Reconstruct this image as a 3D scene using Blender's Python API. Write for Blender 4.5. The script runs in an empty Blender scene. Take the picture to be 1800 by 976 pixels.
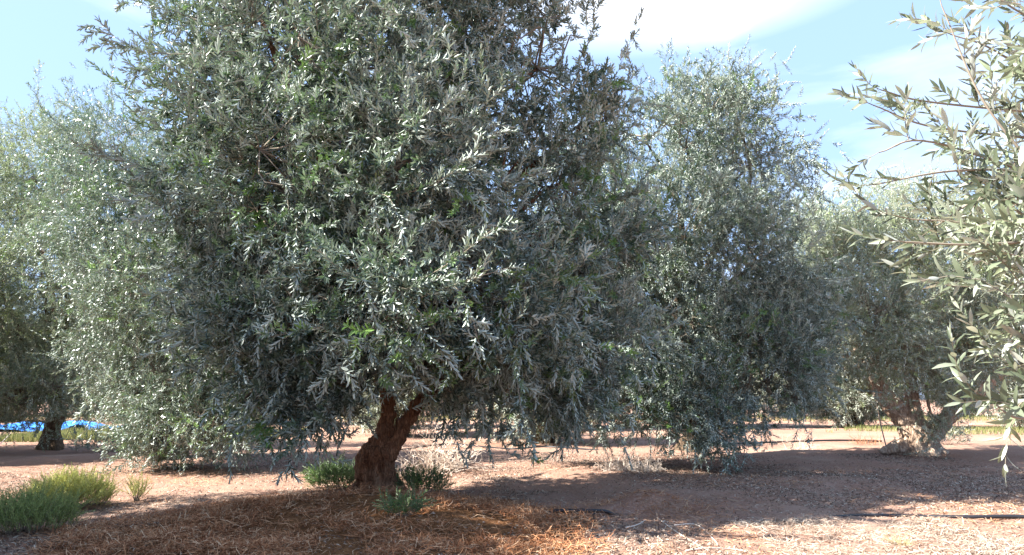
import bpy, math, random
import numpy as np
from mathutils import Vector
R = math.radians
rng = np.random.default_rng(7)
random.seed(7)
col = bpy.context.scene.collection
scene = bpy.context.scene

# ------------------------------------------------------------------ camera
CAM_H, PITCH, FPX = 1.5, R(9.63), 1250.0
cd = bpy.data.cameras.new('camera'); cam = bpy.data.objects.new('camera', cd); col.objects.link(cam)
cam.location = (0, 0, CAM_H); cam.rotation_euler = (R(90) + PITCH, 0, 0)
cd.sensor_width = 36; cd.lens = 36 * FPX / 1800; cd.clip_start = .05; cd.clip_end = 3000
scene.camera = cam

# ------------------------------------------------------------------ light
SUN_EL, SUN_AZ = R(43), R(14)      # azimuth: from the left, a little behind the camera
sun_dir = Vector((-math.cos(SUN_EL) * math.cos(SUN_AZ), -math.cos(SUN_EL) * math.sin(SUN_AZ), math.sin(SUN_EL)))
sl = bpy.data.lights.new('sun', 'SUN'); sl.energy = 5.0; sl.angle = R(.5); sl.color = (1, .955, .89)
so = bpy.data.objects.new('sun', sl); col.objects.link(so)
so.rotation_euler = sun_dir.to_track_quat('Z', 'Y').to_euler(); so.location = (-20, -5, 20)

w = bpy.data.worlds.new('World'); scene.world = w; w.use_nodes = True
nt = w.node_tree; nt.nodes.clear(); N = nt.nodes.new; L = nt.links.new
sky = N('ShaderNodeTexSky'); sky.sky_type = 'NISHITA'; sky.sun_disc = False
sky.sun_elevation = SUN_EL; sky.sun_rotation = math.atan2(sun_dir.x, sun_dir.y)
sky.altitude = 0; sky.air_density = 1.0; sky.dust_density = 1.4; sky.ozone_density = 1.3
geo = N('ShaderNodeTexCoord')
mp = N('ShaderNodeMapping'); mp.inputs['Scale'].default_value = (1.6, 1.6, 6.5); mp.inputs['Location'].default_value = (.35, .1, .0)
L(geo.outputs['Generated'], mp.inputs['Vector'])
nz = N('ShaderNodeTexNoise'); nz.inputs['Scale'].default_value = 1.9; nz.inputs['Detail'].default_value = 7; nz.inputs['Roughness'].default_value = .52; nz.inputs['Distortion'].default_value = .3
L(mp.outputs[0], nz.inputs['Vector'])
rp = N('ShaderNodeValToRGB'); rp.color_ramp.elements[0].position = .53; rp.color_ramp.elements[1].position = .78
L(nz.outputs['Fac'], rp.inputs['Fac'])
# a bank of bright cloud low in the sky ahead, above the gap between the trees
bank_c = Vector((.20, .84, .50)).normalized()
vd = N('ShaderNodeVectorMath'); vd.operation = 'SUBTRACT'; vd.inputs[1].default_value = bank_c
L(geo.outputs['Generated'], vd.inputs[0])
vs = N('ShaderNodeVectorMath'); vs.operation = 'MULTIPLY'; vs.inputs[1].default_value = (4.6, 4.6, 21.0)
L(vd.outputs[0], vs.inputs[0])
vl = N('ShaderNodeVectorMath'); vl.operation = 'LENGTH'; L(vs.outputs[0], vl.inputs[0])
mr = N('ShaderNodeMapRange'); mr.inputs['From Min'].default_value = 1.25; mr.inputs['From Max'].default_value = .1
mr.inputs['To Min'].default_value = 0; mr.inputs['To Max'].default_value = 1.1; L(vl.outputs['Value'], mr.inputs['Value'])
nb = N('ShaderNodeMath'); nb.operation = 'MULTIPLY_ADD'; nb.inputs[1].default_value = 1.6; nb.inputs[2].default_value = -.35
L(nz.outputs['Fac'], nb.inputs[0])
mb_ = N('ShaderNodeMath'); mb_.operation = 'MULTIPLY'; L(mr.outputs[0], mb_.inputs[0]); L(nb.outputs[0], mb_.inputs[1]); 
ad = N('ShaderNodeMath'); ad.operation = 'ADD'; ad.use_clamp = True
rs = N('ShaderNodeMath'); rs.operation = 'MULTIPLY'; rs.inputs[1].default_value = .45
L(rp.outputs['Color'], rs.inputs[0]); L(rs.outputs[0], ad.inputs[0]); 
m2 = N('ShaderNodeMath'); m2.operation = 'MULTIPLY'; m2.inputs[1].default_value = 2.0; L(mb_.outputs[0], m2.inputs[0]); L(m2.outputs[0], ad.inputs[1])
mx = N('ShaderNodeMix'); mx.data_type = 'RGBA'; L(ad.outputs[0], mx.inputs['Factor']); veil = N('ShaderNodeMix'); veil.data_type = 'RGBA'; veil.inputs['Factor'].default_value = .7; L(sky.outputs[0], veil.inputs['A']); veil.inputs['B'].default_value = (2.9, 4.3, 7.1, 1); L(veil.outputs['Result'], mx.inputs['A'])
mx.inputs['B'].default_value = (7.4, 7.7, 8.3, 1)
bg = N('ShaderNodeBackground'); bg.inputs['Strength'].default_value = .058; L(mx.outputs['Result'], bg.inputs['Color'])
wo = N('ShaderNodeOutputWorld'); L(bg.outputs[0], wo.inputs['Surface'])
vs_ = scene.view_settings; vs_.view_transform = 'Standard'; vs_.look = 'None'; vs_.gamma = 1; vs_.exposure = 2.1; vs_.use_curve_mapping = False
scene.cycles.max_bounces = 6; scene.cycles.diffuse_bounces = 2; scene.cycles.transmission_bounces = 4; scene.cycles.glossy_bounces = 2
scene.cycles.use_denoising = True; scene.cycles.sample_clamp_indirect = 6

# ------------------------------------------------------------------ helpers
def P(px, py, d):                       # photo pixel + depth in metres -> world point
    u = (px - 900) / FPX; v = -(py - 488) / FPX
    y = math.cos(PITCH) - v * math.sin(PITCH); z = math.sin(PITCH) + v * math.cos(PITCH)
    k = d / y
    return np.array([u * k, d, CAM_H + z * k])

def G(px, py):                          # photo pixel -> point on flat ground
    v = -(py - 488) / FPX
    y = math.cos(PITCH) - v * math.sin(PITCH); z = math.sin(PITCH) + v * math.cos(PITCH)
    k = -CAM_H / z
    return (px - 900) / FPX * k, y * k

_tab = rng.random((256, 256))
def vnoise(x, y, s, o=0):
    x = np.asarray(x) * s + 37.3 + o; y = np.asarray(y) * s + 91.7 - o
    xi = np.floor(x).astype(int); yi = np.floor(y).astype(int)
    fx = x - xi; fy = y - yi; fx = fx * fx * (3 - 2 * fx); fy = fy * fy * (3 - 2 * fy)
    g = lambda a, b: _tab[a % 256, b % 256]
    return (g(xi, yi) * (1 - fx) + g(xi + 1, yi) * fx) * (1 - fy) + (g(xi, yi + 1) * (1 - fx) + g(xi + 1, yi + 1) * fx) * fy
def fbm(x, y, s, n=4, o=0):
    t = 0; a = .5
    for i in range(n):
        t = t + a * (vnoise(x, y, s, o + i * 5.1) - .5); s *= 2.1; a *= .52
    return t

MX, MY = (v * .83 for v in G(665, 872))                    # foot of the middle tree
RX, RY = (v * .93 for v in G(1600, 795))                   # foot of the sunlit tree on the right
def mulch_mask(x, y):
    e = ((x - MX + .15) / 3.0) ** 2 + ((y - MY + 1.15) / 2.35) ** 2
    return np.clip(1.15 - e + fbm(x, y, .9, 3) * .9, 0, 1)
BX, BY = (v * .86 for v in G(1140, 870))
def height(x, y):
    x = np.asarray(x, float); y = np.asarray(y, float)
    h = fbm(x, y, .22, 3) * .16 + fbm(x, y, 1.0, 4, 11) * .14 + fbm(x, y, 7, 3, 3) * .03
    m = np.exp(-(((x - MX) / 1.9) ** 2 + ((y - MY + .5) / 1.35) ** 2))
    h = h + m * .24 + mulch_mask(x, y) * (.04 + fbm(x, y, 1.9, 4, 8) * .24)
    # low ridge of raked soil beside the pipe
    u = (x - BX) * .93 + (y - BY) * .36; v = -(x - BX) * .36 + (y - BY) * .93
    h = h + .24 * np.exp(-((u / .6) ** 2 + (v / .22) ** 2))
    # bank round the right hand tree, bank of the second row
    h = h + .12 * np.exp(-(((x - RX) / 3.6) ** 2 + ((y - RY) / 1.3) ** 2))
    c2 = 19.5 + .12 * x
    h = h + .10 * np.exp(-(((y - c2) / 1.0) ** 2)) * (fbm(x, y, .4, 2, 5) + .7)
    return h
def Z(x, y): return float(height(np.array([x]), np.array([y]))[0])
def GP(px, py, dz=0.):
    x, y = G(px, py)
    for _ in range(4):                  # follow the bumps of the ground
        zz = Z(x, y); k = (CAM_H - zz) / CAM_H
        x, y = G(px, py)[0] * k, G(px, py)[1] * k
    return np.array([x, y, Z(x, y) + dz])

def empty(name, loc, label, cat, group=None):
    o = bpy.data.objects.new(name, None); col.objects.link(o); o.location = loc
    o.empty_display_size = .2; o['label'] = label; o['category'] = cat
    if group: o['group'] = group
    return o
def tag(o, label=None, cat=None, group=None, kind=None):
    if label: o['label'] = label
    if cat: o['category'] = cat
    if group: o['group'] = group
    if kind: o['kind'] = kind
    return o

class MB:
    """collects vertex / quad arrays with two per-vertex random values"""
    def __init__(s): s.V = []; s.F = []; s.M = []; s.A = []; s.B = []; s.n = 0
    def add(s, V, F, M=0, A=None, B=None):
        V = np.asarray(V, np.float32); F = np.asarray(F, np.int64)
        s.V.append(V); s.F.append(F + s.n)
        s.M.append(np.full(len(F), M, np.int32) if np.isscalar(M) else np.asarray(M, np.int32))
        s.A.append(np.full(len(V), .5, np.float32) if A is None else np.asarray(A, np.float32))
        s.B.append(np.full(len(V), .5, np.float32) if B is None else np.asarray(B, np.float32))
        s.n += len(V)
    def build(s, name, mats, parent=None, origin=(0, 0, 0), smooth=False):
        V = np.concatenate(s.V) - np.asarray(origin, np.float32)
        F = np.concatenate(s.F); M = np.concatenate(s.M)
        me = bpy.data.meshes.new(name)
        me.vertices.add(len(V)); me.vertices.foreach_set('co', V.astype(np.float32).ravel())
        me.loops.add(F.size); me.loops.foreach_set('vertex_index', F.ravel().astype(np.int32))
        me.polygons.add(len(F))
        me.polygons.foreach_set('loop_start', np.arange(0, F.size, F.shape[1], dtype=np.int32))
        if smooth: me.polygons.foreach_set('use_smooth', np.ones(len(F), bool))
        else: me.polygons.foreach_set('use_smooth', np.zeros(len(F), bool))
        for m in mats: me.materials.append(m)
        me.polygons.foreach_set('material_index', M)
        for nm, arr in (('tone', s.A), ('hue', s.B)):
            a = me.attributes.new(nm, 'FLOAT', 'POINT'); a.data.foreach_set('value', np.concatenate(arr))
        me.update(calc_edges=True)
        o = bpy.data.objects.new(name, me); col.objects.link(o)
        if parent: o.parent = parent
        else: o.location = origin
        return o

def nrm(v): return v / (np.linalg.norm(v, axis=-1, keepdims=True) + 1e-9)
def catmull(pts, rad, n):
    pts = np.asarray(pts, float); rad = np.asarray(rad, float)
    Pp = np.vstack([2 * pts[0] - pts[1], pts, 2 * pts[-1] - pts[-2]])
    out = []; ro = []
    for i in range(len(pts) - 1):
        p0, p1, p2, p3 = Pp[i:i + 4]
        for t in np.linspace(0, 1, n, endpoint=False):
            out.append(.5 * (2 * p1 + (p2 - p0) * t + (2 * p0 - 5 * p1 + 4 * p2 - p3) * t * t + (3 * p1 - p0 - 3 * p2 + p3) * t ** 3))
            ro.append(rad[i] * (1 - t) + rad[i + 1] * t)
    out.append(pts[-1]); ro.append(rad[-1])
    return np.array(out), np.array(ro)
def tube(mb, pts, rad, seg=8, sub=5, mat=0, knob=0., cap=True, A=.5, flute=0.):
    p, r = catmull(pts, rad, sub) if sub > 1 else (np.asarray(pts, float), np.asarray(rad, float))
    t = nrm(np.gradient(p, axis=0)); ref = np.array([.13, .94, .31])
    a = nrm(np.cross(t, ref)); b = np.cross(t, a)
    th = np.linspace(0, 2 * math.pi, seg, endpoint=False)
    rr = r[:, None] * np.ones(seg)[None]
    if knob:
        s = np.cumsum(np.r_[0, np.linalg.norm(np.diff(p, axis=0), axis=1)])
        ph = rng.random() * 50
        for i in range(seg):
            rr[:, i] *= 1 + knob * (vnoise(s * 1.0 / (np.max(r) * 1.6) + 7, np.full(len(s), math.cos(th[i]) * 1.6 + ph), 1.) - .5) * 2
            rr[:, i] *= 1 + knob * (vnoise(s / (np.max(r) * .7), np.full(len(s), math.sin(th[i]) * 2.3 - ph), 1.) - .5)
    if flute: rr *= 1 + flute * np.sin(th * 5 + 1.3)[None] * np.linspace(1, .4, len(p))[:, None] + flute * .5 * np.sin(th * 9 + 4)[None]
    V = p[:, None] + rr[..., None] * (np.cos(th)[None, :, None] * a[:, None] + np.sin(th)[None, :, None] * b[:, None])
    n = len(p); V = V.reshape(-1, 3)
    i = np.arange(n - 1)[:, None] * seg; j = np.arange(seg)[None]; k = (j + 1) % seg
    F = np.stack([i + j, i + k, i + seg + k, i + seg + j], -1).reshape(-1, 4)
    if cap:
        V = np.vstack([V, p[-1] + t[-1] * r[-1] * .35]); c = len(V) - 1; o = (n - 1) * seg
        F = np.vstack([F, [[o + q, o + (q + 1) % seg, o + (q + 2) % seg, c] for q in range(0, seg, 2)]])
        V = np.vstack([V, p[0] - t[0] * r[0] * .2]); c = len(V) - 1
        F = np.vstack([F, [[(q + 2) % seg, (q + 1) % seg, q, c] for q in range(0, seg, 2)]])
    mb.add(V, F, mat, np.full(len(V), A))

# ------------------------------------------------------------------ materials
def new_mat(name):
    m = bpy.data.materials.new(name); m.use_nodes = True; t = m.node_tree; t.nodes.clear(); return m, t
def ramp(t, src, stops):
    r = t.nodes.new('ShaderNodeValToRGB'); e = r.color_ramp.elements
    while len(e) < len(stops): e.new(.5)
    for k, (p, c) in enumerate(stops): e[k].position = p; e[k].color = (*c, 1)
    t.links.new(src, r.inputs['Fac']); return r.outputs['Color']
def attr(t, n):
    a = t.nodes.new('ShaderNodeAttribute'); a.attribute_name = n; return a.outputs['Fac']
def mixc(t, f, a, b, mode='MIX'):
    m = t.nodes.new('ShaderNodeMix'); m.data_type = 'RGBA'; m.blend_type = mode
    for s, v in (('Factor', f), ('A', a), ('B', b)):
        if isinstance(v, bpy.types.NodeSocket): t.links.new(v, m.inputs[s])
        else: m.inputs[s].default_value = v if s == 'Factor' else (*v, 1)
    return m.outputs['Result']
def noise(t, scale, detail=4, rough=.6, vec=None, out='Fac', dist=0):
    n = t.nodes.new('ShaderNodeTexNoise'); n.inputs['Scale'].default_value = scale; n.inputs['Detail'].default_value = detail
    n.inputs['Roughness'].default_value = rough; n.inputs['Distortion'].default_value = dist
    if vec is not None: t.links.new(vec, n.inputs['Vector'])
    return n.outputs[out]
def obj_vec(t, scale=(1, 1, 1)):
    c = t.nodes.new('ShaderNodeTexCoord'); m = t.nodes.new('ShaderNodeMapping'); m.inputs['Scale'].default_value = scale
    t.links.new(c.outputs['Object'], m.inputs['Vector']); return m.outputs[0]

def leaf_mat(name, dark, mid, light, under, young, trans=.3, rough=.42, spec=.5):
    m, t = new_mat(name); tone = attr(t, 'tone'); hue = attr(t, 'hue')
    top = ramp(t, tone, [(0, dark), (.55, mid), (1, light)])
    top = mixc(t, ramp(t, hue, [(.74, (0, 0, 0)), (.95, (1, 1, 1))]), top, young)
    und = mixc(t, tone, tuple(c * .8 for c in under), tuple(min(1, c * 1.15) for c in under))
    g = t.nodes.new('ShaderNodeNewGeometry')
    c = mixc(t, g.outputs['Backfacing'], top, und)
    b = t.nodes.new('ShaderNodeBsdfPrincipled'); t.links.new(c, b.inputs['Base Color'])
    rr = t.nodes.new('ShaderNodeMath'); rr.operation = 'MULTIPLY_ADD'; t.links.new(g.outputs['Backfacing'], rr.inputs[0]); rr.inputs[1].default_value = .3; rr.inputs[2].default_value = rough
    t.links.new(rr.outputs[0], b.inputs['Roughness']); b.inputs['Specular IOR Level'].default_value = spec
    tr = t.nodes.new('ShaderNodeBsdfTranslucent'); t.links.new(mixc(t, .5, top, young), tr.inputs['Color'])
    s = t.nodes.new('ShaderNodeMixShader'); s.inputs[0].default_value = trans
    t.links.new(b.outputs[0], s.inputs[1]); t.links.new(tr.outputs[0], s.inputs[2])
    o = t.nodes.new('ShaderNodeOutputMaterial'); t.links.new(s.outputs[0], o.inputs[0]); return m

def bark_mat(name, stops, bump=.6, scale=9., stretch=.28):
    m, t = new_mat(name); v = obj_vec(t, (1, 1, stretch)); v1 = obj_vec(t)
    n1 = noise(t, scale, 8, .68, v, dist=1.2); n2 = noise(t, 2.3, 3, .6, v1); 
    vo = t.nodes.new('ShaderNodeTexVoronoi'); vo.inputs['Scale'].default_value = scale * 1.7; vo.feature = 'DISTANCE_TO_EDGE'; t.links.new(v, vo.inputs['Vector'])
    c = ramp(t, n1, stops)
    c = mixc(t, ramp(t, n2, [(.4, (0, 0, 0)), (.7, (.55, .55, .55))]), c, stops[-1][1])
    c = mixc(t, ramp(t, vo.outputs['Distance'], [(0, (.6, .6, .6)), (.1, (0, 0, 0))]), c, stops[0][1])
    b = t.nodes.new('ShaderNodeBsdfPrincipled'); t.links.new(c, b.inputs['Base Color']); b.inputs['Roughness'].default_value = .9; b.inputs['Specular IOR Level'].default_value = .15
    ad = t.nodes.new('ShaderNodeMath'); ad.operation = 'ADD'; t.links.new(n1, ad.inputs[0]); t.links.new(vo.outputs['Distance'], ad.inputs[1])
    bp = t.nodes.new('ShaderNodeBump'); bp.inputs['Strength'].default_value = bump; bp.inputs['Distance'].default_value = .06; t.links.new(ad.outputs[0], bp.inputs['Height']); t.links.new(bp.outputs[0], b.inputs['Normal'])
    o = t.nodes.new('ShaderNodeOutputMaterial'); t.links.new(b.outputs[0], o.inputs[0]); return m

def tone_mat(name, stops, rough=.85, spec=.2, trans=0, bump=0):
    m, t = new_mat(name); c = ramp(t, attr(t, 'tone'), stops)
    b = t.nodes.new('ShaderNodeBsdfPrincipled'); t.links.new(c, b.inputs['Base Color']); b.inputs['Roughness'].default_value = rough; b.inputs['Specular IOR Level'].default_value = spec
    if bump:
        bp = t.nodes.new('ShaderNodeBump'); bp.inputs['Strength'].default_value = bump; t.links.new(noise(t, 30, 4, .6, obj_vec(t)), bp.inputs['Height']); t.links.new(bp.outputs[0], b.inputs['Normal'])
    out = b.outputs[0]
    if trans:
        tr = t.nodes.new('ShaderNodeBsdfTranslucent'); t.links.new(c, tr.inputs['Color']); s = t.nodes.new('ShaderNodeMixShader'); s.inputs[0].default_value = trans
        t.links.new(out, s.inputs[1]); t.links.new(tr.outputs[0], s.inputs[2]); out = s.outputs[0]
    o = t.nodes.new('ShaderNodeOutputMaterial'); t.links.new(out, o.inputs[0]); return m

M_leaf = leaf_mat('olive_leaf', (.026, .048, .036), (.09, .13, .098), (.30, .35, .285), (.41, .475, .415), (.14, .25, .06), trans=.2, rough=.33, spec=.95)
M_leaf_green = leaf_mat('olive_leaf_greener', (.04, .058, .038), (.085, .11, .078), (.22, .25, .18), (.44, .47, .39), (.19, .25, .09), trans=.22, rough=.38)
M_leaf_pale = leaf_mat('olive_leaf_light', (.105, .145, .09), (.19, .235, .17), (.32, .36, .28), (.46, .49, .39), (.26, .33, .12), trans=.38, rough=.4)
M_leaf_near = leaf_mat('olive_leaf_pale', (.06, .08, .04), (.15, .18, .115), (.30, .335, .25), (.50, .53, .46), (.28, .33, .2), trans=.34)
M_leaf_sun = leaf_mat('olive_leaf_sunlit', (.15, .20, .12), (.27, .32, .22), (.40, .44, .33), (.54, .57, .48), (.32, .40, .16), trans=.28, rough=.36, spec=.8)  # brightened leaf copy: sunlight on the right-hand crown put into its colour
M_sucker = leaf_mat('sucker_leaf', (.04, .085, .03), (.07, .14, .04), (.12, .21, .06), (.2, .28, .14), (.15, .26, .05))
M_bush = leaf_mat('feathery_bush', (.36, .40, .07), (.52, .54, .12), (.64, .64, .22), (.55, .56, .2), (.68, .64, .25), trans=.4, rough=.7)  # raised in brightness so the bush looks sunlit even where shaded
M_bushd = leaf_mat('feathery_bush_shaded', (.14, .20, .06), (.24, .31, .09), (.34, .41, .13), (.3, .37, .13), (.4, .45, .16), trans=.35, rough=.7)  # darker copy of the bush colour, with the shade painted in
M_twig = tone_mat('twig_bark', [(0, (.12, .095, .07)), (1, (.30, .26, .20))])
M_bark = bark_mat('olive_bark', [(.3, (.05, .024, .014)), (.46, (.19, .085, .045)), (.58, (.33, .165, .09)), (.72, (.46, .30, .20))], bump=1.0, scale=13, stretch=.2)
M_bark_pale = bark_mat('olive_bark_pale', [(.25, (.12, .07, .045)), (.46, (.38, .26, .18)), (.7, (.60, .48, .37))], bump=.8)
M_bark_dark = bark_mat('olive_bark_brown', [(.25, (.035, .025, .018)), (.5, (.10, .07, .045)), (.75, (.2, .14, .09))])
M_dry = tone_mat('dry_twig', [(0, (.40, .31, .24)), (1, (.74, .64, .54))])
M_straw = tone_mat('straw', [(0, (.17, .065, .03)), (.35, (.37, .155, .07)), (.75, (.50, .25, .12)), (1, (.66, .46, .29))], rough=.75)
M_litter = tone_mat('fallen_leaf', [(0, (.07, .045, .035)), (.45, (.21, .145, .11)), (.8, (.36, .28, .21)), (1, (.60, .52, .42))], rough=.75)
M_clod = tone_mat('clod', [(0, (.20, .13, .09)), (1, (.45, .34, .25))], bump=.4)
M_pipe = tone_mat('black_plastic', [(0, (.012, .012, .015)), (1, (.02, .02, .024))], rough=.45, spec=.4)
M_olive = tone_mat('ripe_olive', [(0, (.012, .01, .02)), (1, (.03, .02, .05))], rough=.3, spec=.5)
M_drygrass = tone_mat('dry_grass', [(0, (.35, .26, .12)), (1, (.62, .52, .28))], trans=.2)
M_greengrass = tone_mat('field_grass', [(0, (.10, .13, .04)), (.6, (.20, .22, .08)), (1, (.36, .33, .15))], trans=.25)

# ------------------------------------------------------------------ ground
def soil_mat():
    m, t = new_mat('soil'); v = obj_vec(t)
    n1 = noise(t, .35, 5, .6, v); n2 = noise(t, 3.2, 6, .65, v); n3 = noise(t, 28, 5, .7, v); n4 = noise(t, 140, 3, .6, v)
    c = ramp(t, n1, [(.3, (.28, .155, .105)), (.52, (.34, .20, .145)), (.72, (.43, .30, .225))])
    c = mixc(t, ramp(t, n2, [(.45, (0, 0, 0)), (.68, (.7, .7, .7))]), c, (.29, .18, .12))
    c = mixc(t, ramp(t, n3, [(.5, (0, 0, 0)), (.75, (.65, .65, .65))]), c, (.50, .39, .31))
    c = mixc(t, ramp(t, n3, [(.28, (.7, .7, .7)), (.42, (0, 0, 0))]), c, (.20, .125, .085))
    c = mixc(t, ramp(t, attr(t, 'tone'), [(.1, (0, 0, 0)), (.35, (1, 1, 1))]), c, ramp(t, n3, [(.3, (.10, .045, .02)), (.6, (.24, .115, .05)), (.8, (.36, .2, .1))]))
    b = t.nodes.new('ShaderNodeBsdfPrincipled'); t.links.new(c, b.inputs['Base Color']); b.inputs['Roughness'].default_value = .95; b.inputs['Specular IOR Level'].default_value = .1
    ad = t.nodes.new('ShaderNodeMath'); ad.operation = 'MULTIPLY_ADD'; ad.inputs[1].default_value = .3; t.links.new(n4, ad.inputs[0]); t.links.new(n3, ad.inputs[2])
    bp = t.nodes.new('ShaderNodeBump'); bp.inputs['Strength'].default_value = .75; bp.inputs['Distance'].default_value = .05; t.links.new(ad.outputs[0], bp.inputs['Height']); t.links.new(bp.outputs[0], b.inputs['Normal'])
    o = t.nodes.new('ShaderNodeOutputMaterial'); t.links.new(b.outputs[0], o.inputs[0]); return m
def axis(lo, hi, step, far, grow):
    a = list(np.arange(lo, hi, step)); s = step; x = a[-1]; y = a[0]; up = []; dn = []
    while x < far: s *= grow; x += s; up.append(x)
    s = step
    while y > -far: s *= grow; y -= s; dn.append(y)
    return np.array(dn[::-1] + a + up)
xs = axis(-9, 9.5, .045, 900, 1.06); ys = axis(5, 17, .04, 900, 1.025)
ys = ys[ys > -300]
XX, YY = np.meshgrid(xs, ys); HH = height(XX, YY)
far = np.hypot(XX, YY - 10); HH *= np.clip((260 - far) / 160, 0, 1)
V = np.stack([XX, YY, HH], -1).reshape(-1, 3); nx = len(xs); ny = len(ys)
i, j = np.meshgrid(np.arange(ny - 1), np.arange(nx - 1), indexing='ij'); a0 = (i * nx + j).ravel()
gm = MB(); gm.add(V, np.stack([a0, a0 + 1, a0 + nx + 1, a0 + nx], -1), 0, mulch_mask(XX, YY).ravel())
tag(gm.build('ground', [soil_mat()], smooth=True), kind='structure')

# ------------------------------------------------------------------ sprigs
def leaf(vs, fs, ms, av, base, d, n, l, wd, q, k):
    s = np.cross(d, n); o = sum(len(x) for x in vs)
    if q == 0:
        V = [base, base + d * l * .45 + s * wd, base + d * l, base + d * l * .45 - s * wd]
        F = [[0, 1, 2, 3]]
    elif q == 1:
        c = n * wd * .35
        V = [base, base + d * l * .28 + s * wd * .9 + c, base + d * l * .74 + s * wd * .8 + c, base + d * l - n * l * .05,
             base + d * l * .74 - s * wd * .8 + c, base + d * l * .28 - s * wd * .9 + c]
        F = [[0, 1, 2, 3], [0, 3, 4, 5]]
    else:
        tt = [0, .18, .42, .7, 1]; ww = [.15, .78, 1, .84, .12]; V = []; cur = rng.uniform(-.25, .32)
        for a, b in zip(tt, ww):
            m = base + d * l * a - n * l * cur * a * a
            V += [m - s * wd * b + n * wd * .3 * b, m, m + s * wd * b + n * wd * .3 * b]
        F = []
        for r in range(4):
            for c in range(2):
                e = r * 3 + c; F.append([e, e + 1, e + 4, e + 3])
    vs.append(np.array(V)); fs.append(np.array(F) + o); ms.append(np.zeros(len(F), int)); av.append(np.full(len(V), k))

def sprig(length, pairs, ll, wr, bend, q, ang=50, stem=.0022, leafless=.1):
    vs, fs, ms, av = [], [], [], []
    nr = 6 if length > .3 else 4
    t = np.linspace(0, 1, nr); cx = bend * length * t ** 2; cz = length * (t - .25 * abs(bend) * t ** 2)
    wob = rng.normal(0, .012, nr) * length; wob[0] = 0
    cpts = np.stack([cx, wob, cz], -1); tg = nrm(np.gradient(cpts, axis=0))
    sd = 3; th = np.arange(sd) * 2 * math.pi / sd
    ax = nrm(np.cross(tg, np.array([0, 1, .01]))); bx = np.cross(tg, ax)
    rad = stem * (1.1 - .7 * t)
    SV = (cpts[:, None] + rad[:, None, None] * (np.cos(th)[None, :, None] * ax[:, None] + np.sin(th)[None, :, None] * bx[:, None])).reshape(-1, 3)
    SF = [[i * sd + j, i * sd + (j + 1) % sd, (i + 1) * sd + (j + 1) % sd, (i + 1) * sd + j] for i in range(nr - 1) for j in range(sd)]
    vs.append(SV); fs.append(np.array(SF)); ms.append(np.ones(len(SF), int)); av.append(np.full(len(SV), rng.random()))
    spin = rng.random() * 3
    for i in range(pairs):
        u = leafless + (1 - leafless) * (i + .5) / pairs
        p = np.array([np.interp(u, t, cpts[:, k]) for k in range(3)]); tt = nrm(np.array([np.interp(u, t, tg[:, k]) for k in range(3)]))
        spin += math.pi / 2 + rng.normal(0, .25)
        a = nrm(np.cross(tt, np.array([0.1, 1, .01]))); b = np.cross(tt, a)
        for sgn in (0, math.pi):
            if rng.random() < .06: continue
            sp = spin + sgn + rng.normal(0, .2); al = R(ang * (1.1 - .45 * u) + rng.normal(0, 13))
            side = math.cos(sp) * a + math.sin(sp) * b
            d = nrm(tt * math.cos(al) + side * math.sin(al)); n = nrm(tt - d * np.dot(tt, d))
            n = nrm(n + rng.normal(0, .22, 3)); n = nrm(n - d * np.dot(n, d))
            l = ll * rng.uniform(.75, 1.15) * (1 - .22 * max(0, u - .7) / .3) * (.8 + .2 * min(1, u * 3))
            leaf(vs, fs, ms, av, p, d, n, l, l * wr * rng.uniform(.85, 1.15), q, rng.random())
    d = nrm(tg[-1] + rng.normal(0, .1, 3)); n = nrm(np.cross(d, np.array([.3, 1, .2])))
    leaf(vs, fs, ms, av, cpts[-1], d, n, ll * .75, ll * .75 * wr, q, rng.random())
    return np.concatenate(vs), np.concatenate(fs), np.concatenate(ms), np.concatenate(av)

def scatter(mb, tmpl, pos, dirs, scale, which=None, hue=None, upbend=.5):
    """place one sprig template at every position, growing along dirs"""
    n = len(pos); which = rng.integers(0, len(tmpl), n) if which is None else which
    hue = rng.random(n) if hue is None else hue
    z = nrm(dirs); s = np.where(rng.random(n) < upbend, 1., -1.)[:, None]
    x = np.array([0, 0, 1.])[None] * s + rng.normal(0, .45, (n, 3)); x = nrm(x - z * np.sum(x * z, 1, keepdims=True)); y = np.cross(z, x)
    for k, (TV, TF, TM, TA) in enumerate(tmpl):
        I = np.where(which == k)[0]
        if not len(I): continue
        Rm = np.stack([x[I], y[I], z[I]], -1).astype(np.float32)
        VV = np.einsum('nij,vj->nvi', Rm, TV.astype(np.float32)) * scale[I][:, None, None].astype(np.float32) + pos[I][:, None].astype(np.float32)
        nv = len(TV); F = TF[None] + (np.arange(len(I)) * nv)[:, None, None]
        A = np.clip(TA[None] + rng.normal(0, .12, (len(I), 1)), 0, 1).repeat(1, 0)
        mb.add(VV.reshape(-1, 3), F.reshape(-1, 4), np.tile(TM, len(I)), A.ravel(), np.repeat(hue[I], nv))

def templates(q, ll=.078, wr=.125):
    T = [sprig(.24, 8, ll, wr, .3, q), sprig(.30, 10, ll, wr, .5, q), sprig(.20, 7, ll * 1.05, wr, .15, q), sprig(.34, 11, ll, wr, .7, q),
         sprig(.55, 16, ll, wr, .5, q, leafless=.2), sprig(.80, 21, ll * .95, wr, .6, q, leafless=.25)]
    return T
T0, T1, TC = templates(0, .088, .13), templates(1, .11, .14), templates(1, .088, .13)
T2 = templates(2, ll=.078, wr=.115)

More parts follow.
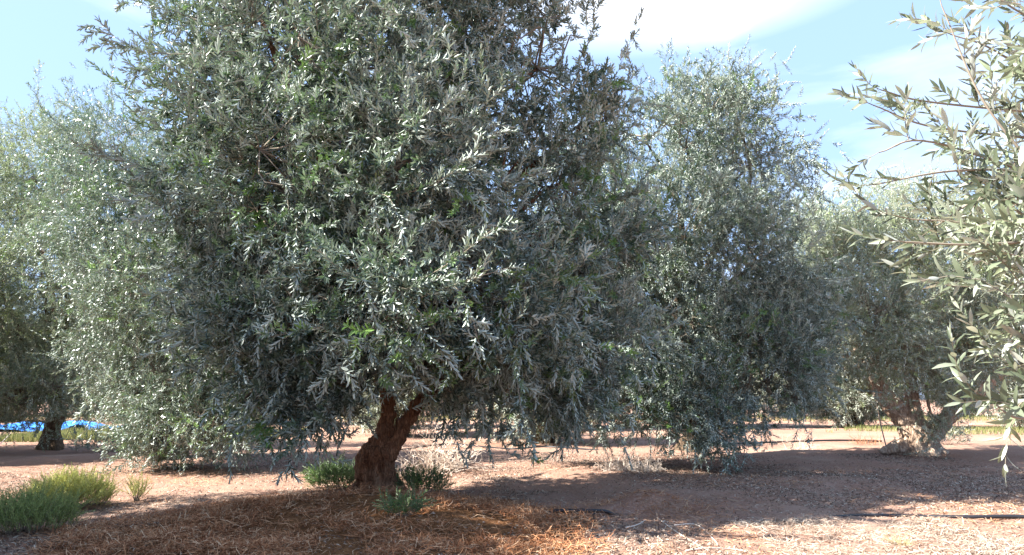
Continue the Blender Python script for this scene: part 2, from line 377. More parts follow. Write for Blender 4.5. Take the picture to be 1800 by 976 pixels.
def crown(mb, lobes, tmpl, dens=4.0, per=7, spread=.24, sc=1., long_p=.12, droop=.0, ground_z=.15, keep=None, twig_r=.008, hole_p=.32, runners=5.):
    """leafy clumps over the outside of each lobe, tied back to its middle by thin twigs"""
    C = np.array([l[0] for l in lobes]); RR = np.array([l[1] for l in lobes], float); cnt = 0
    for k, l in enumerate(lobes):
        c, r = C[k], RR[k]; dn = l[2] if len(l) > 2 else 1.
        area = 4 * math.pi * ((r[0] * r[1]) ** 1.6 / 3 + (r[0] * r[2]) ** 1.6 / 3 + (r[1] * r[2]) ** 1.6 / 3) ** (1 / 1.6)
        n = max(6, int(area * dens * dn))
        u = nrm(rng.normal(size=(n, 3))); rad = rng.uniform(.12, 1.0, n) ** .5
        rad *= 1 + .22 * (vnoise(u[:, 0] * 3 + k * 7, u[:, 1] * 3 + u[:, 2] * 4, 1.) - .5) * 2
        pos = c + u * r * rad[:, None]
        ins = np.zeros(n, bool)
        for q in range(len(lobes)):
            if q != k: ins |= (np.linalg.norm((pos - C[q]) / RR[q], axis=1) < .72)
        hole = vnoise(u[:, 0] * r[0] * 1.25 + k * 13.7, (u[:, 1] + 1.7 * u[:, 2]) * r[0] * 1.05 + k * 3.1, 1.) < hole_p
        ok = (~ins | (rng.random(n) < .2)) & (~hole | (rng.random(n) < .18)) & (pos[:, 2] > ground_z)
        if keep is not None: ok &= keep(pos)
        pos = pos[ok]; u = u[ok]; n = len(pos)
        if not n: continue
        nn = max(5, int(4 + r[0] * 4)); node = c + nrm(rng.normal(size=(nn, 3))) * r * rng.uniform(.3, .6, (nn, 1)); hub = c + rng.normal(0, .15, (nn, 3)) * r
        for q in range(nn):
            tube(mb, [c, (hub[q] + node[q]) / 2 + rng.normal(0, .12, 3), node[q]], [twig_r * 2.6, twig_r * 2, twig_r * 1.5], 4, 3, 1, cap=False, A=rng.random() * .5)
        for p, uu in zip(pos, u):       # twigs
            a = node[np.argmin(np.linalg.norm(node - p, axis=1))]; m = (a + p) / 2 + rng.normal(0, .13, 3)
            tube(mb, [a, m, p], [twig_r * 1.2, twig_r * .8, twig_r * .3], 3, 3, 1, cap=False, A=rng.random())
        size = rng.uniform(.6, 1.5, n); np_ = np.maximum(2, (per * size).astype(int))
        idx = np.repeat(np.arange(n), np_); m = len(idx)
        sp = pos[idx] + rng.normal(0, 1, (m, 3)) * spread * size[idx][:, None] * np.array([1, 1, .8])
        hrel = u[idx][:, 2]
        g = np.where(hrel > .1, .55, -.25 - droop)[:, None] * np.array([0, 0, 1.])
        d = u[idx] * .75 + g + rng.normal(0, .55, (m, 3))
        sp -= nrm(d) * .10 * sc
        wh = np.where(rng.random(m) < long_p, rng.integers(4, 6, m), rng.integers(0, 4, m))
        wh = np.minimum(wh, len(tmpl) - 1)
        okk = sp[:, 2] > ground_z - .05
        # longer shoots that break the outline
        nrun = int(runners * r[0] * r[0]); ru = nrm(rng.normal(size=(nrun, 3)) + [0, -.3, .25]); rs_ = c + ru * r * rng.uniform(.75, .95, (nrun, 1))
        for a0_, uu in zip(rs_, ru):
            if a0_[2] < 1.2 or (keep is not None and not keep(a0_[None])[0]): continue
            ln = rng.uniform(.45, 1.15) * (.7 + .3 * r[0]); dd = nrm(uu + [0, 0, rng.uniform(-.5, .9)] + rng.normal(0, .3, 3)); mid = a0_ + dd * ln * .5 + rng.normal(0, .05, 3); en = a0_ + dd * ln + [0, 0, rng.choice([-.12, .15]) * ln]
            tube(mb, [a0_, mid, en], [twig_r * .6, twig_r * .45, twig_r * .25], 3, 4, 1, cap=False, A=rng.random())
            q = int(ln / .075); tt = np.linspace(.1, 1, q)[:, None]; pz = (1 - tt) ** 2 * a0_ + 2 * tt * (1 - tt) * mid + tt ** 2 * en
            scatter(mb, tmpl, pz, dd[None] * 1.1 + rng.normal(0, .5, (q, 3)), rng.uniform(.65, 1., q) * sc, rng.integers(0, 4, q))
            cnt += q
        hue = np.clip(rng.random(n)[idx] * .8 + rng.random(m) * .28, 0, 1)
        scatter(mb, tmpl, sp[okk], d[okk], (rng.uniform(.8, 1.2, m) * sc)[okk], wh[okk], hue[okk], .55); cnt += int(okk.sum())
    return cnt * 21

def limbs(parent, base, fork, targets, r0, mat, seg=7, sag=.0):
    """one tapering limb mesh from the fork to each target"""
    for tpt in targets:
        d = np.asarray(tpt) - np.asarray(fork); ln = np.linalg.norm(d)
        m1 = fork + d * .3 + np.array([d[0] * .1, d[1] * .1, .14 * ln]) + rng.normal(0, .07 * ln, 3) * .6
        m2 = fork + d * .65 + np.array([0, 0, .08 * ln]) + rng.normal(0, .05 * ln, 3)
        b = MB(); rr = r0 * rng.uniform(.8, 1.15)
        tube(b, [fork, m1, m2, tpt], [rr, rr * .7, rr * .45, rr * .15], seg, 5, 0, knob=.25)
        for _ in range(5):
            q = rng.uniform(.35, .9); s = m1 + (m2 - m1) * q if q < .65 else m2 + (np.asarray(tpt) - m2) * (q - .6)
            e = s + rng.normal(0, .45, 3) * min(1, ln / 3) + np.array([0, 0, .15])
            tube(b, [s, (s + e) / 2 + rng.normal(0, .08, 3), e], [rr * .3, rr * .2, rr * .06], 5, 3)
        b.build('limb', [mat], parent, base, smooth=True)

def remeshed_trunk(mb, name, mat, parent, base, voxel=.025, disp=.03):
    o = mb.build(name, [mat], parent, base, smooth=True)
    md = o.modifiers.new('remesh', 'REMESH'); md.mode = 'VOXEL'; md.voxel_size = voxel; md.use_smooth_shade = True
    sm = o.modifiers.new('blend', 'SMOOTH'); sm.factor = .6; sm.iterations = 2
    tx = bpy.data.textures.new('knots', 'CLOUDS'); tx.noise_scale = .11; tx.noise_depth = 5
    dp = o.modifiers.new('knots', 'DISPLACE'); dp.texture = tx; dp.strength = disp * 2; dp.mid_level = .5; dp.texture_coords = 'LOCAL'
    return o

def tree(name, px, py, label, lobes, mat_leaf, mat_bark, tmpl, trunk_fn=None, group='olive trees of the grove', fork_h=1.3, tr=.3, **kw):
    base = GP(px, py, -.04); e = empty(name, base, label, 'tree', group)
    LB = [(P(*l[:3]), (l[3], l[4] if len(l) > 4 and l[4] else l[3], l[5] if len(l) > 5 and l[5] else l[3]), l[6] if len(l) > 6 else 1.) for l in lobes]
    if trunk_fn: fork = trunk_fn(e, base)
    else:
        fork = base + np.array([rng.normal(0, .15), rng.normal(0, .1), fork_h]); b = MB()
        tube(b, [base + [0, 0, -.2], base + [0, 0, .15], base + (fork - base) * .5 + rng.normal(0, .07, 3), fork], [tr * 1.9, tr * 1.35, tr, tr * .9], 14, 5, 0, knob=.3, flute=.12)
        remeshed_trunk(b, 'trunk', mat_bark, e, base, .035, .04)
    limbs(e, base, fork, [l[0] for l in LB], tr * .42, mat_bark)
    mb = MB(); n = crown(mb, LB, tmpl, **kw); mb.build('crown', [mat_leaf, M_twig], e, base)
    print(name, label[:30], 'leaves', n, 'verts', mb.n)
    return e

RT = np.array([RX - .15, RY - .3, .8]); SD = np.array(sun_dir)
def sun_gap(p):                          # opening through which the sun reaches the pale trunk
    v = p - RT; t = v @ SD; return ~((np.linalg.norm(v - t[:, None] * SD, axis=1) < .8) & (t > 0))
# ---- the big tree in the middle
def trunk_main(e, base):
    b = MB(); MY = base[1]; p = lambda px, py, d=None: P(px, py, MY if d is None else d)
    # stout leaning bole
    tube(b, [base + [0, 0, -.3], base + [0, 0, .1], p(663, 835), p(666, 805), p(674, 785), p(682, 772)], [.50, .36, .30, .255, .225, .15], 24, 6, 0, knob=.16, flute=.07)
    tube(b, [p(652, 838), p(648, 805, MY - .08), p(652, 786, MY - .05)], [.2, .18, .13], 12, 5, 0, knob=.2)     # bulge on the left shoulder
    tube(b, [p(668, 800), p(675, 762), p(682, 715), p(672, 660), p(640, 560)], [.2, .13, .105, .10, .09], 12, 5, 0, knob=.18)
    tube(b, [p(678, 800), p(700, 765), p(729, 718, MY - .1), p(775, 665, MY - .1), p(840, 560)], [.2, .125, .105, .10, .08], 12, 5, 0, knob=.15)
    tube(b, [p(690, 868), p(712, 882, MY - .2)], [.2, .05], 8, 4, 0); tube(b, [p(640, 862), p(600, 880, MY - .3)], [.2, .04], 8, 4, 0)
    remeshed_trunk(b, 'trunk', M_bark, e, base, .02, .07)
    return P(665, 640, MY)
main_lobes = [(560, 130, 9.6, 1.95, 1.6), (500, 330, 9.6, 1.65), (650, -190, 10.5, 2.0), (430, -60, 10.3, 1.15), (860, -130, 11.8, 1.7, 0, 0, .55),
    (500, 540, 9.9, 1.25), (490, 690, 10.3, .65), (700, 300, 9.2, 1.3), (690, 500, 8.9, 1.15), (680, 620, 9.6, .8), (600, 640, 9.8, .7),
    (850, 520, 10.0, 1.4), (900, 630, 11.2, 1.0), (945, 120, 12.0, 1.55, 0, 0, .62), (960, 330, 12.0, 1.35, 0, 0, .55), (840, 330, 11.6, 1.3, 0, 0, .85),
    (1030, 600, 12, 1.1), (620, 200, 11.8, 1.7, 0, 0, .8), (380, 180, 10.3, .9), (600, 440, 11.5, 1.4), (790, 620, 10, .85), (420, 400, 10.4, .9), (540, 690, 9.8, .6), (450, 690, 10, .65), (590, 670, 9.7, .55), (560, 720, 9.9, .5), (780, 680, 9.9, .5), (1000, 690, 11.6, .6), (900, 690, 11.2, .6), (810, 40, 11.4, 1.3, 0, 0, .8), (760, 180, 11, 1.2), (370, 300, 10.3, .9), (1030, 220, 12.4, .95, 0, 0, .7), (1040, 420, 12.2, 1.1, 0, 0, .85), (390, 560, 10.6, .8)]
main_keep = lambda p: ~((p[:, 0] > MX - .48 + .10 * (MY - p[:, 1])) & (p[:, 0] < MX + .85 + .10 * (MY - p[:, 1])) & (p[:, 1] < MY + 1.2) & (p[:, 2] < 1.9 + .06 * (p[:, 1] - MY)))
main_tree = tree('olive_tree', 665, 872, 'largest olive tree, dense grey-green crown, reddish forked trunk on the straw mound', main_lobes, M_leaf, M_bark, T1,
    trunk_fn=trunk_main, dens=5.5, per=12, spread=.19, hole_p=.5, long_p=.14, keep=main_keep, tr=.3)
mb = MB()
def shoot(mb, a, m, e, tm, rad=.006, step=.11, sc=1.):
    a, m, e = P(*a), P(*m), P(*e); p, _ = catmull([a, m, e], [1, 1, 1], 8)
    tube(mb, p, np.linspace(rad, rad * .4, len(p)), 5, 1, 1, cap=False, A=.8)
    s = np.r_[0, np.cumsum(np.linalg.norm(np.diff(p, axis=0), axis=1))]; n = max(3, int(s[-1] / step))
    q = np.linspace(.12, 1, n) * s[-1]; pos = np.stack([np.interp(q, s, p[:, k]) for k in range(3)], -1)
    tg = nrm(np.gradient(pos, axis=0)); d = tg * 1.0 + rng.normal(0, .5, tg.shape) + np.array([0, 0, .2]); d[-1] = tg[-1]
    scatter(mb, tm, pos, d, rng.uniform(.6, .95, n) * sc, rng.integers(0, 3, n))
for a, m, e in (((690, 520, 8.2), (790, 462, 7.5), (868, 402, 7.3)), ((700, 540, 8.3), (800, 500, 7.6), (890, 472, 7.5)), ((560, 520, 8.6), (620, 540, 8.0), (684, 495, 7.9)), ((760, 480, 8.2), (815, 520, 7.6), (842, 602, 7.6)),
        ((680, 350, 8.5), (770, 320, 7.9), (826, 272, 7.9)), ((640, 340, 8.4), (680, 345, 7.9), (700, 380, 7.8)), ((850, 380, 9.4), (930, 420, 8.9), (985, 450, 8.8)), ((520, 600, 9.2), (560, 660, 8.8), (600, 650, 8.7)),
        ((460, 640, 9.9), (500, 690, 9.3), (540, 705, 9.2)), ((600, 700, 9.6), (560, 740, 9.2), (520, 760, 9.1)), ((1000, 620, 11.4), (1010, 680, 10.8), (1000, 715, 10.8)), ((920, 600, 10.5), (935, 640, 10.1), (940, 662, 10.1)), ((640, 200, 8.6), (720, 210, 8.0), (790, 180, 8.0)), ((560, 720, 10), (640, 690, 9.4), (640, 640, 9.3)), ((420, 90, 8.9), (300, 95, 9.0), (185, 82, 9.2)), ((420, 60, 9.2), (300, 20, 9.4), (225, 5, 9.6)), ((430, 170, 9.2), (330, 160, 9.2), (262, 160, 9.3))):
    shoot(mb, a, m, e, T1, .006, .09, 1.05)
mb.build('branch', [M_leaf, M_twig], main_tree, main_tree.location, smooth=True)
# ripe fruit
for px, py, d in ((387, 60, 8.3), (312, 147, 9.5), (393, 14, 8.4), (240, 135, 10.2), (598, 250, 8.2), (345, 30, 9), (650, 105, 8.0), (470, 240, 8.2)):
    b = MB(); c = P(px, py, d); tube(b, [c + [0, 0, -.022], c + [0, 0, -.014], c, c + [0, 0, .014], c + [0, 0, .021]], [.003, .011, .014, .011, .004], 8, 2)
    b.build('olive', [M_olive], main_tree, main_tree.location, smooth=True)

# ---- tree behind and to the right
tree('olive_tree', 1215, 797, 'olive tree with open pointed top and low hanging skirt, right of the largest tree',
    [(1205, 260, 16.3, 1.56, 0, 1.7, .7), (1310, 300, 16.6, 1.35, 0, 0, .7), (1290, 190, 16.5, 0.99, 0, 0, .7), (1200, 430, 15.9, 1.81), (1320, 470, 15.5, 1.56), (1090, 440, 16.9, 1.30, 0, 0, .8),
     (1180, 610, 15.5, 1.61), (1310, 620, 15.1, 1.35), (1070, 600, 16.1, 1.35), (1240, 700, 14.7, 0.83, 0, .95), (1200, 730, 14.9, 0.63), (1270, 745, 14.5, 0.44), (1385, 590, 15.7, 0.88), (1150, 690, 15.3, 0.73), (1390, 700, 15.3, 0.41, 0, .6), (1350, 670, 15.3, 0.88), (1110, 690, 15.5, 0.83), (1420, 520, 16.1, 0.83), (1060, 690, 15.8, 0.63), (960, 650, 15.8, 1.04), (1060, 330, 16.7, 1.35, 0, 0, .8), (1130, 240, 16.9, 0.93, 0, 0, .8), (1000, 480, 16.1, 1.35), (1215, 735, 14.6, 0.52, 0, .5), (1160, 725, 15.1, 0.52, 0, .45)],
    M_leaf, M_bark_dark, TC, dens=5.8, per=13, spread=.23, long_p=.16, droop=.3, ground_z=.45, keep=sun_gap)

# ---- trees on the left
tree('olive_tree', 285, 803, 'broad olive tree left of the largest one, its foliage drooping right down to the soil',
    [(215, 270, 17.3, 1.5, 0, 1.6, .55), (320, 350, 16.6, 1.5, 0, 0, .85), (200, 400, 17, 1.5), (290, 510, 15.8, 1.6), (400, 540, 15.4, 1.25), (300, 690, 15.6, 1.2, 0, 1.25), (405, 690, 15.4, .95, 0, 1.1),
     (225, 590, 16.3, 1.1), (215, 690, 16.2, .55), (285, 745, 15.2, .75, 0, .6), (340, 740, 15.2, .7, 0, .6), (275, 775, 15.3, .7, 0, .42), (380, 745, 14.9, .7, 0, .6), (130, 330, 18, 1.0, 0, 0, .6), (440, 640, 16, 1.0)],
    M_leaf, M_bark_dark, T0, dens=5.2, per=15, spread=.24, long_p=.14, droop=.3)
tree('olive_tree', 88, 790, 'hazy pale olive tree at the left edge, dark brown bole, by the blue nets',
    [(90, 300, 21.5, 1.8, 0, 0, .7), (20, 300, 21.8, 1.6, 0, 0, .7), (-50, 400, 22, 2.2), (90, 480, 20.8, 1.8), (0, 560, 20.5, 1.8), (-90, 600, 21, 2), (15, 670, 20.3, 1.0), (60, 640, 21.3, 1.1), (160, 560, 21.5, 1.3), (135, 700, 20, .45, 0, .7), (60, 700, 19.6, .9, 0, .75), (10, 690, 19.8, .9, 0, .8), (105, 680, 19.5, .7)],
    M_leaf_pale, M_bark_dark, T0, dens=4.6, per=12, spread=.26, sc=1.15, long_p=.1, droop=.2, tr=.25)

# ---- sunlit tree on the right
def trunk_right(e, base):
    b = MB(); D = base[1]; p = lambda px, py, d=0: P(px, py, D + d)
    tube(b, [p(1612, 805), p(1608, 790), p(1600, 765), p(1578, 728), p(1556, 695), p(1530, 640)], [.44, .36, .29, .24, .21, .14], 18, 6, 0, knob=.3, flute=.12)
    tube(b, [p(1625, 802), p(1622, 780), p(1612, 740), p(1602, 700), p(1598, 640)], [.3, .26, .22, .18, .13], 16, 6, 0, knob=.3, flute=.1)
    tube(b, [p(1622, 775), p(1665, 735), p(1715, 690), p(1800, 620, .5)], [.3, .2, .2, .12], 12, 5, 0, knob=.2)
    tube(b, [p(1640, 790), p(1668, 798, -.2)], [.26, .06], 8, 4); tube(b, [p(1585, 785), p(1545, 794, -.3)], [.24, .05], 8, 4)
    remeshed_trunk(b, 'trunk', M_bark_pale, e, base, .04, .07)
    return P(1600, 650, D)
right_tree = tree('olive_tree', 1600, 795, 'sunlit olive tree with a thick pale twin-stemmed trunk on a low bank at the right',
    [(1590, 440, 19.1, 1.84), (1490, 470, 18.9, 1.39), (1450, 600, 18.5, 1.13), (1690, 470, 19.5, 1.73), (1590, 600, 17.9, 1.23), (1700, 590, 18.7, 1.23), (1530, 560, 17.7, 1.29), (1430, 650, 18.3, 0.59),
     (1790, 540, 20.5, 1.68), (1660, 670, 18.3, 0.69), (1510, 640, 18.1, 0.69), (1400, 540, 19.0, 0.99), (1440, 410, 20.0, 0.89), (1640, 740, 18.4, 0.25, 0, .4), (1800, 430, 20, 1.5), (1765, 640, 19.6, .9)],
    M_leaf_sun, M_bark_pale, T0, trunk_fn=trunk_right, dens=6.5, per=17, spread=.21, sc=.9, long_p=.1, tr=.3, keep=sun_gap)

# ---- branches of the near tree at the right edge (its bole stands outside the frame)
nb_ = np.array([4.3, 3.2, Z(4.3, 3.2) - .05])
ne = empty('olive_tree', nb_, 'closest olive tree, large pale leaves on long shoots reaching in from the right edge', 'tree', 'olive trees of the grove')
b = MB(); fk = nb_ + np.array([-.1, 0, 1.4]); tube(b, [nb_ + [0, 0, -.2], nb_ + [0, 0, .2], nb_ + [-.1, .05, .8], fk], [.5, .36, .27, .24], 16, 5, 0, knob=.3, flute=.12)
remeshed_trunk(b, 'trunk', M_bark_pale, ne, nb_, .035, .04)
near_l = [(np.array([4.5, 3.3, 3.3]), (1.5, 1.3, 1.4), .8), (np.array([4.4, 2.9, 2.6]), (1.0, 1.0, .8), .8)]
mb = MB()
limbs(ne, nb_, fk, [l[0] for l in near_l] + [P(1850, 150, 3.2), P(1850, 350, 2.9), P(1870, 560, 2.8)], .1, M_bark_pale)
crown(mb, near_l, T2, dens=3, per=6, spread=.2, long_p=.1, runners=0)
shoots = [((1900, 205, 3.1), (1640, 180, 2.7), (1548, 158, 2.6)), ((1900, 250, 2.9), (1650, 225, 2.7), (1535, 185, 2.6)), ((1880, 330, 2.8), (1640, 250, 2.5), (1545, 268, 2.5)),
    ((1860, 300, 2.7), (1680, 300, 2.5), (1535, 325, 2.5)), ((1850, 330, 2.6), (1730, 180, 2.6), (1655, 10, 2.6)), ((1880, 180, 2.9), (1750, 90, 2.8), (1670, 60, 2.8)),
    ((1870, 420, 2.5), (1720, 430, 2.3), (1590, 425, 2.3)), ((1870, 480, 2.6), (1720, 400, 2.4), (1600, 385, 2.4)), ((1850, 560, 2.4), (1820, 560, 2.1), (1765, 515, 2.1)),
    ((1880, 600, 2.3), (1840, 600, 2.1), (1795, 565, 2.1)), ((1900, 700, 2.3), (1800, 735, 2.0), (1745, 708, 2.0)), ((1900, 640, 2.3), (1840, 690, 2.1), (1795, 655, 2.1)),
    ((1880, 60, 3.0), (1790, 20, 2.9), (1720, -30, 2.9)), ((1860, 420, 2.6), (1740, 350, 2.5), (1640, 400, 2.5))]
for a, m, e in shoots: shoot(mb, a, m, e, T2)
# leafy body between the shoots, thicker towards the edge
n = 95; qx = 1915 - np.abs(rng.normal(0, 1, n)) * 75; qy = rng.uniform(-60, 520, n) + 0; qd = rng.uniform(2.4, 3.6, n)
pos = np.array([P(x, y, d) for x, y, d in zip(qx, qy, qd)]); dr = rng.normal(0, .6, (n, 3)) + np.array([-.7, -.2, .35])
scatter(mb, T2, pos, dr, rng.uniform(.8, 1.1, n), rng.integers(0, 4, n))
n = 14; pos = np.array([P(x, y, d) for x, y, d in zip(1880 - np.abs(rng.normal(0, 1, n)) * 35, rng.uniform(500, 720, n), rng.uniform(2.1, 2.8, n))])
scatter(mb, T2, pos, rng.normal(0, .6, (n, 3)) + np.array([-.8, 0, .2]), rng.uniform(.7, 1, n), rng.integers(0, 3, n))
n = 38; pos = np.array([P(x, y, d) for x, y, d in zip(1845 - np.abs(rng.normal(0, 1, n)) * 70, rng.uniform(280, 500, n), rng.uniform(2.2, 2.9, n))])
scatter(mb, T2, pos, rng.normal(0, .6, (n, 3)) + np.array([-.7, -.1, .3]), rng.uniform(.75, 1, n), rng.integers(0, 4, n))
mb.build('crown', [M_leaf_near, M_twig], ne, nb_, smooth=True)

# ---- a generic full tree, copied for the trees beyond and for the neighbours left of the frame
def copy_tree(o, loc, rz, s, label):
    c = o.copy(); col.objects.link(c); c.location = loc; c.rotation_euler = (0, 0, rz); c.scale = (s, s, s); c['label'] = label
    for ch in o.children:
        k = ch.copy(); col.objects.link(k); k.parent = c
    return c
def generic(x, y, label, dens, per, tm, sc):
    base = np.array([x, y, Z(x, y) - .04]); e = empty('olive_tree', base, label, 'tree', 'olive trees of the grove'); b = MB(); fork = base + [.1, 0, 1.3]
    tube(b, [base + [0, 0, -.2], base + [0, 0, .2], base + [.05, .03, .8], fork], [.55, .4, .3, .26], 12, 4, 0, knob=.3, flute=.1); b.build('trunk', [M_bark_dark], e, base, smooth=True)
    LB = []
    for k in range(9):
        a = k * 2.4; r = .4 + 1.5 * (k / 9) ** .5; LB.append((base + np.array([math.cos(a) * r * 1.15, math.sin(a) * r * 1.1, 1.45 + (k * 37 % 9) / 9 * 4.4]), (1.5, 1.5, 1.4), 1.))
    LB.append((base + np.array([0, 0, 6.1]), (1.3, 1.3, 1.3), 1.))
    limbs(e, base, fork, [l[0] for l in LB], .12, M_bark_dark, 5)
    mb = MB(); crown(mb, LB, tm, dens=dens, per=per, sc=sc, spread=.3, twig_r=.01); mb.build('crown', [M_leaf_green, M_twig], e, base); return e
gx, gy = 1.6, 36.
g0 = generic(gx, gy, 'far olive tree seen through the gap below the crown of the largest tree', 4.5, 9, T0, 1.6)
far_spots = [(9.5, 38, 1.0, 1.0, 'far olive tree on the skyline directly behind the skirt of foliage right of centre'), (17.5, 37, 2.2, .95, 'far olive tree just left of the sunlit twin-stemmed trunk'),
    (25.5, 35, 3.1, 1.0, 'far olive tree filling the view right of the sunlit twin-stemmed trunk'), (-7, 38, 4.0, .95, 'far olive tree behind the fork of the reddish trunk'), (-15.5, 43, .5, 1.05, 'far olive tree behind the broad drooping tree'),
    (-24, 45, 1.9, 1.1, 'far olive tree beyond the right end of the blue nets'), (-33, 47, 2.7, 1.1, 'far olive tree beyond the left end of the blue nets'), (35, 40, 5.0, 1.0, 'far olive tree showing behind the nearest pale shoots'),
    (5, 52, 5.5, 1.1, 'most distant olive tree, seen low between the hanging skirts'), (21, 54, .9, 1.1, 'most distant olive tree, seen between skirt and sunlit trunk')]
for x, y, rz, s, lb in far_spots: copy_tree(g0, (x, y, Z(x, y) - .05), rz, s, lb)
for k in range(19):                     # the row that closes the view at the far edge of the grove
    x = -54 + k * 6.1; y = 60 + 2.5 * math.sin(k * 2.3)
    copy_tree(g0, (x, y, Z(x, y) - .05), k * 1.7, 1.05 + .12 * math.sin(k * 1.9), 'olive tree in the unbroken row along the far edge of the grove')
for x, y, rz, s, lb in ((1.0, 24.5, 1.2, .85, 'shaded olive tree in the dark hollow right of the reddish trunk'), (-4.5, 29, 3.9, .9, 'shaded olive tree behind the left side of the largest tree')):
    copy_tree(g0, (x, y, Z(x, y) - .05), rz, s, lb)
# neighbours of the same rows that stand left of the frame and throw the long shadows
for x, y, rz, s, lb in ((-11.9, 4.8, .6, 1.42, 'olive tree beyond the left edge, its shadow covering the straw mound'), (-17.5, 16.6, 2.6, 1.05, 'olive tree beyond the left edge shading the ground behind the bushes')):
    copy_tree(g0, (x, y, Z(x, y) - .05), rz, s, lb)

# ------------------------------------------------------------------ ground cover
def blades(name, n, area, hfun, lmin, lmax, wdt, mat, mask=None, lie=.25, lift=.01, label=None, cat=None, curve=.4, tone=None):
    x = rng.uniform(area[0], area[1], n); y = area[2] + (area[3] - area[2]) * rng.random(n) ** 1.5
    if mask is not None:
        k = rng.random(n) < mask(x, y); x, y = x[k], y[k]
    n = len(x); z = height(x, y) + lift * rng.random(n); a = rng.uniform(0, 6.283, n); el = np.abs(rng.normal(0, lie, n)) * np.where(rng.random(n) < .85, 1, 1.5)
    d = np.stack([np.cos(a) * np.cos(el), np.sin(a) * np.cos(el), np.sin(el)], -1); s = np.stack([-np.sin(a), np.cos(a), rng.normal(0, .4, n)], -1); s = nrm(s)
    l = rng.uniform(lmin, lmax, n)[:, None]; w_ = (wdt * rng.uniform(.6, 1.4, n))[:, None]; p = np.stack([x, y, z], -1)
    cv = s * rng.normal(0, curve, n)[:, None] * l * .4 + np.array([0, 0, 1]) * (rng.uniform(-.05, .12, n)[:, None] * l)
    m = p + d * l * .5 + cv; e = p + d * l + np.array([0, 0, -1]) * (np.sin(el)[:, None] * l * .3)
    V = np.stack([p - s * w_ * .5, p + s * w_ * .5, m + s * w_, m - s * w_, e + s * w_ * .3, e - s * w_ * .3], 1).reshape(-1, 3)
    o = (np.arange(n) * 6)[:, None]; F = np.concatenate([o + np.array([0, 1, 2, 3]), o + np.array([3, 2, 4, 5])])
    mb = MB(); tn = rng.random(n) if tone is None else tone(x, y, n); mb.add(V, F, 0, np.repeat(tn, 6)); return tag(mb.build(name, [mat]), label, cat, kind='stuff')
blades('straw_mulch', 150000, (MX - 3.6, MX + 3.3, MY - 3.8, MY + 1.3), height, .07, .22, .0032, M_straw, lambda x, y: mulch_mask(x, y) * np.clip(.7 + fbm(x, y, 1.4, 4, 61) * 4.0, .04, 1), .36, .04, 'orange-brown straw and prunings mulch heaped round the reddish trunk', 'mulch')
lit_mask = lambda x, y: np.clip(.48 + fbm(x, y, .5, 3, 21) * 3.0, .06, 1)
blades('leaf_litter', 330000, (-10, 11, 5.6, 19), height, .035, .07, .0058, M_litter, lambda x, y: lit_mask(x, y) * (1 - .55 * mulch_mask(x, y)), .35, .006, 'dry grey-brown olive leaves littering the soil', 'leaf litter', curve=.15)
blades('straw_scraps', 34000, (-8, 9, 5.6, 16), height, .06, .2, .0028, M_straw, lambda x, y: np.clip(fbm(x, y, .8, 3, 41) * 4 + .1, 0, 1), .2, .01, 'loose straws blown over the soil beyond the mound', 'straw', tone=lambda x, y, n: .55 + .45 * rng.random(n))
# reddish straw on the low ridge beside the pipe
blades('ridge_straw', 5000, (BX - .9, BX + 1.3, BY - .7, BY + .7), height, .06, .2, .003, M_straw, lambda x, y: np.exp(-(((x - BX - .1) / .7) ** 2 + ((y - BY) / .35) ** 2)), .25, .02, 'tangle of orange straw on the low ridge by the pipe', 'straw')
blades('verge_straw', 16000, G(1250, 900)[:1] + G(1800, 960)[:1] + (6.4, 9.2), height, .05, .17, .0032, M_litter, lambda x, y: np.clip(.5 + fbm(x, y, .9, 3, 51) * 3, 0, 1), .25, .015, 'pale sunlit straw scattered in the lower right corner', 'straw', tone=lambda x, y, n: .5 + .5 * rng.random(n))
# clods and small stones
n = 7000; x = rng.uniform(-10, 12, n); y = 5.8 + 16 * rng.random(n) ** 1.4; z = height(x, y); r = rng.uniform(.006, .02, n) * np.where(rng.random(n) < .05, 1.8, 1)
ov = np.array([[1, 0, 0], [0, 1, 0], [-1, 0, 0], [0, -1, 0], [0, 0, .7], [0, 0, -.5]]); V = ov[None] * r[:, None, None] * rng.uniform(.6, 1.3, (n, 6, 1)) + np.stack([x, y, z + r * .2], -1)[:, None]
F = np.concatenate([(np.arange(n) * 6)[:, None] + np.array(f) for f in ((0, 1, 4, 4), (1, 2, 4, 4), (2, 3, 4, 4), (3, 0, 4, 4))])
F3 = F[:, :3]; mb = MB(); mb.add(V.reshape(-1, 3), F3, 0, np.repeat(rng.random(n), 6)); tag(mb.build('clods', [M_clod], smooth=False), 'crumbly earth clods and pebbles strewn over the soil', 'pebbles', kind='stuff')
# field grass beyond the rows
def field_grass(name, n, area, h, label):
    x = rng.uniform(area[0], area[1], n); y = rng.uniform(area[2], area[3], n); k = fbm(x, y, .25, 3, 13) > -.1; x, y = x[k], y[k]; n = len(x)
    z = height(x, y); a = rng.uniform(0, 6.28, n); hh = rng.uniform(.4, 1, n)[:, None] * h; wd = .012; s = np.stack([np.cos(a), np.sin(a), 0 * a], -1) * wd
    p = np.stack([x, y, z], -1); t = p + np.concatenate([rng.normal(0, .3, (n, 2)) * hh, hh], 1); V = np.stack([p - s, p + s, t + s * .3, t - s * .3], 1).reshape(-1, 3)
    mb = MB(); mb.add(V, (np.arange(n) * 4)[:, None] + np.arange(4), 0, np.repeat(rng.random(n), 4)); tag(mb.build(name, [M_greengrass]), label, 'grass', kind='stuff')
field_grass('grass', 26000, (-19, -9, 25, 34), .28, 'yellow-green grass behind the drooping tree')
field_grass('grass', 16000, (-45, 40, 46, 58), .3, 'thin yellow-green grass across the far field')
field_grass('grass', 12000, (10, 34, 30, 38), .22, 'sparse green grass behind the sunlit trunk')

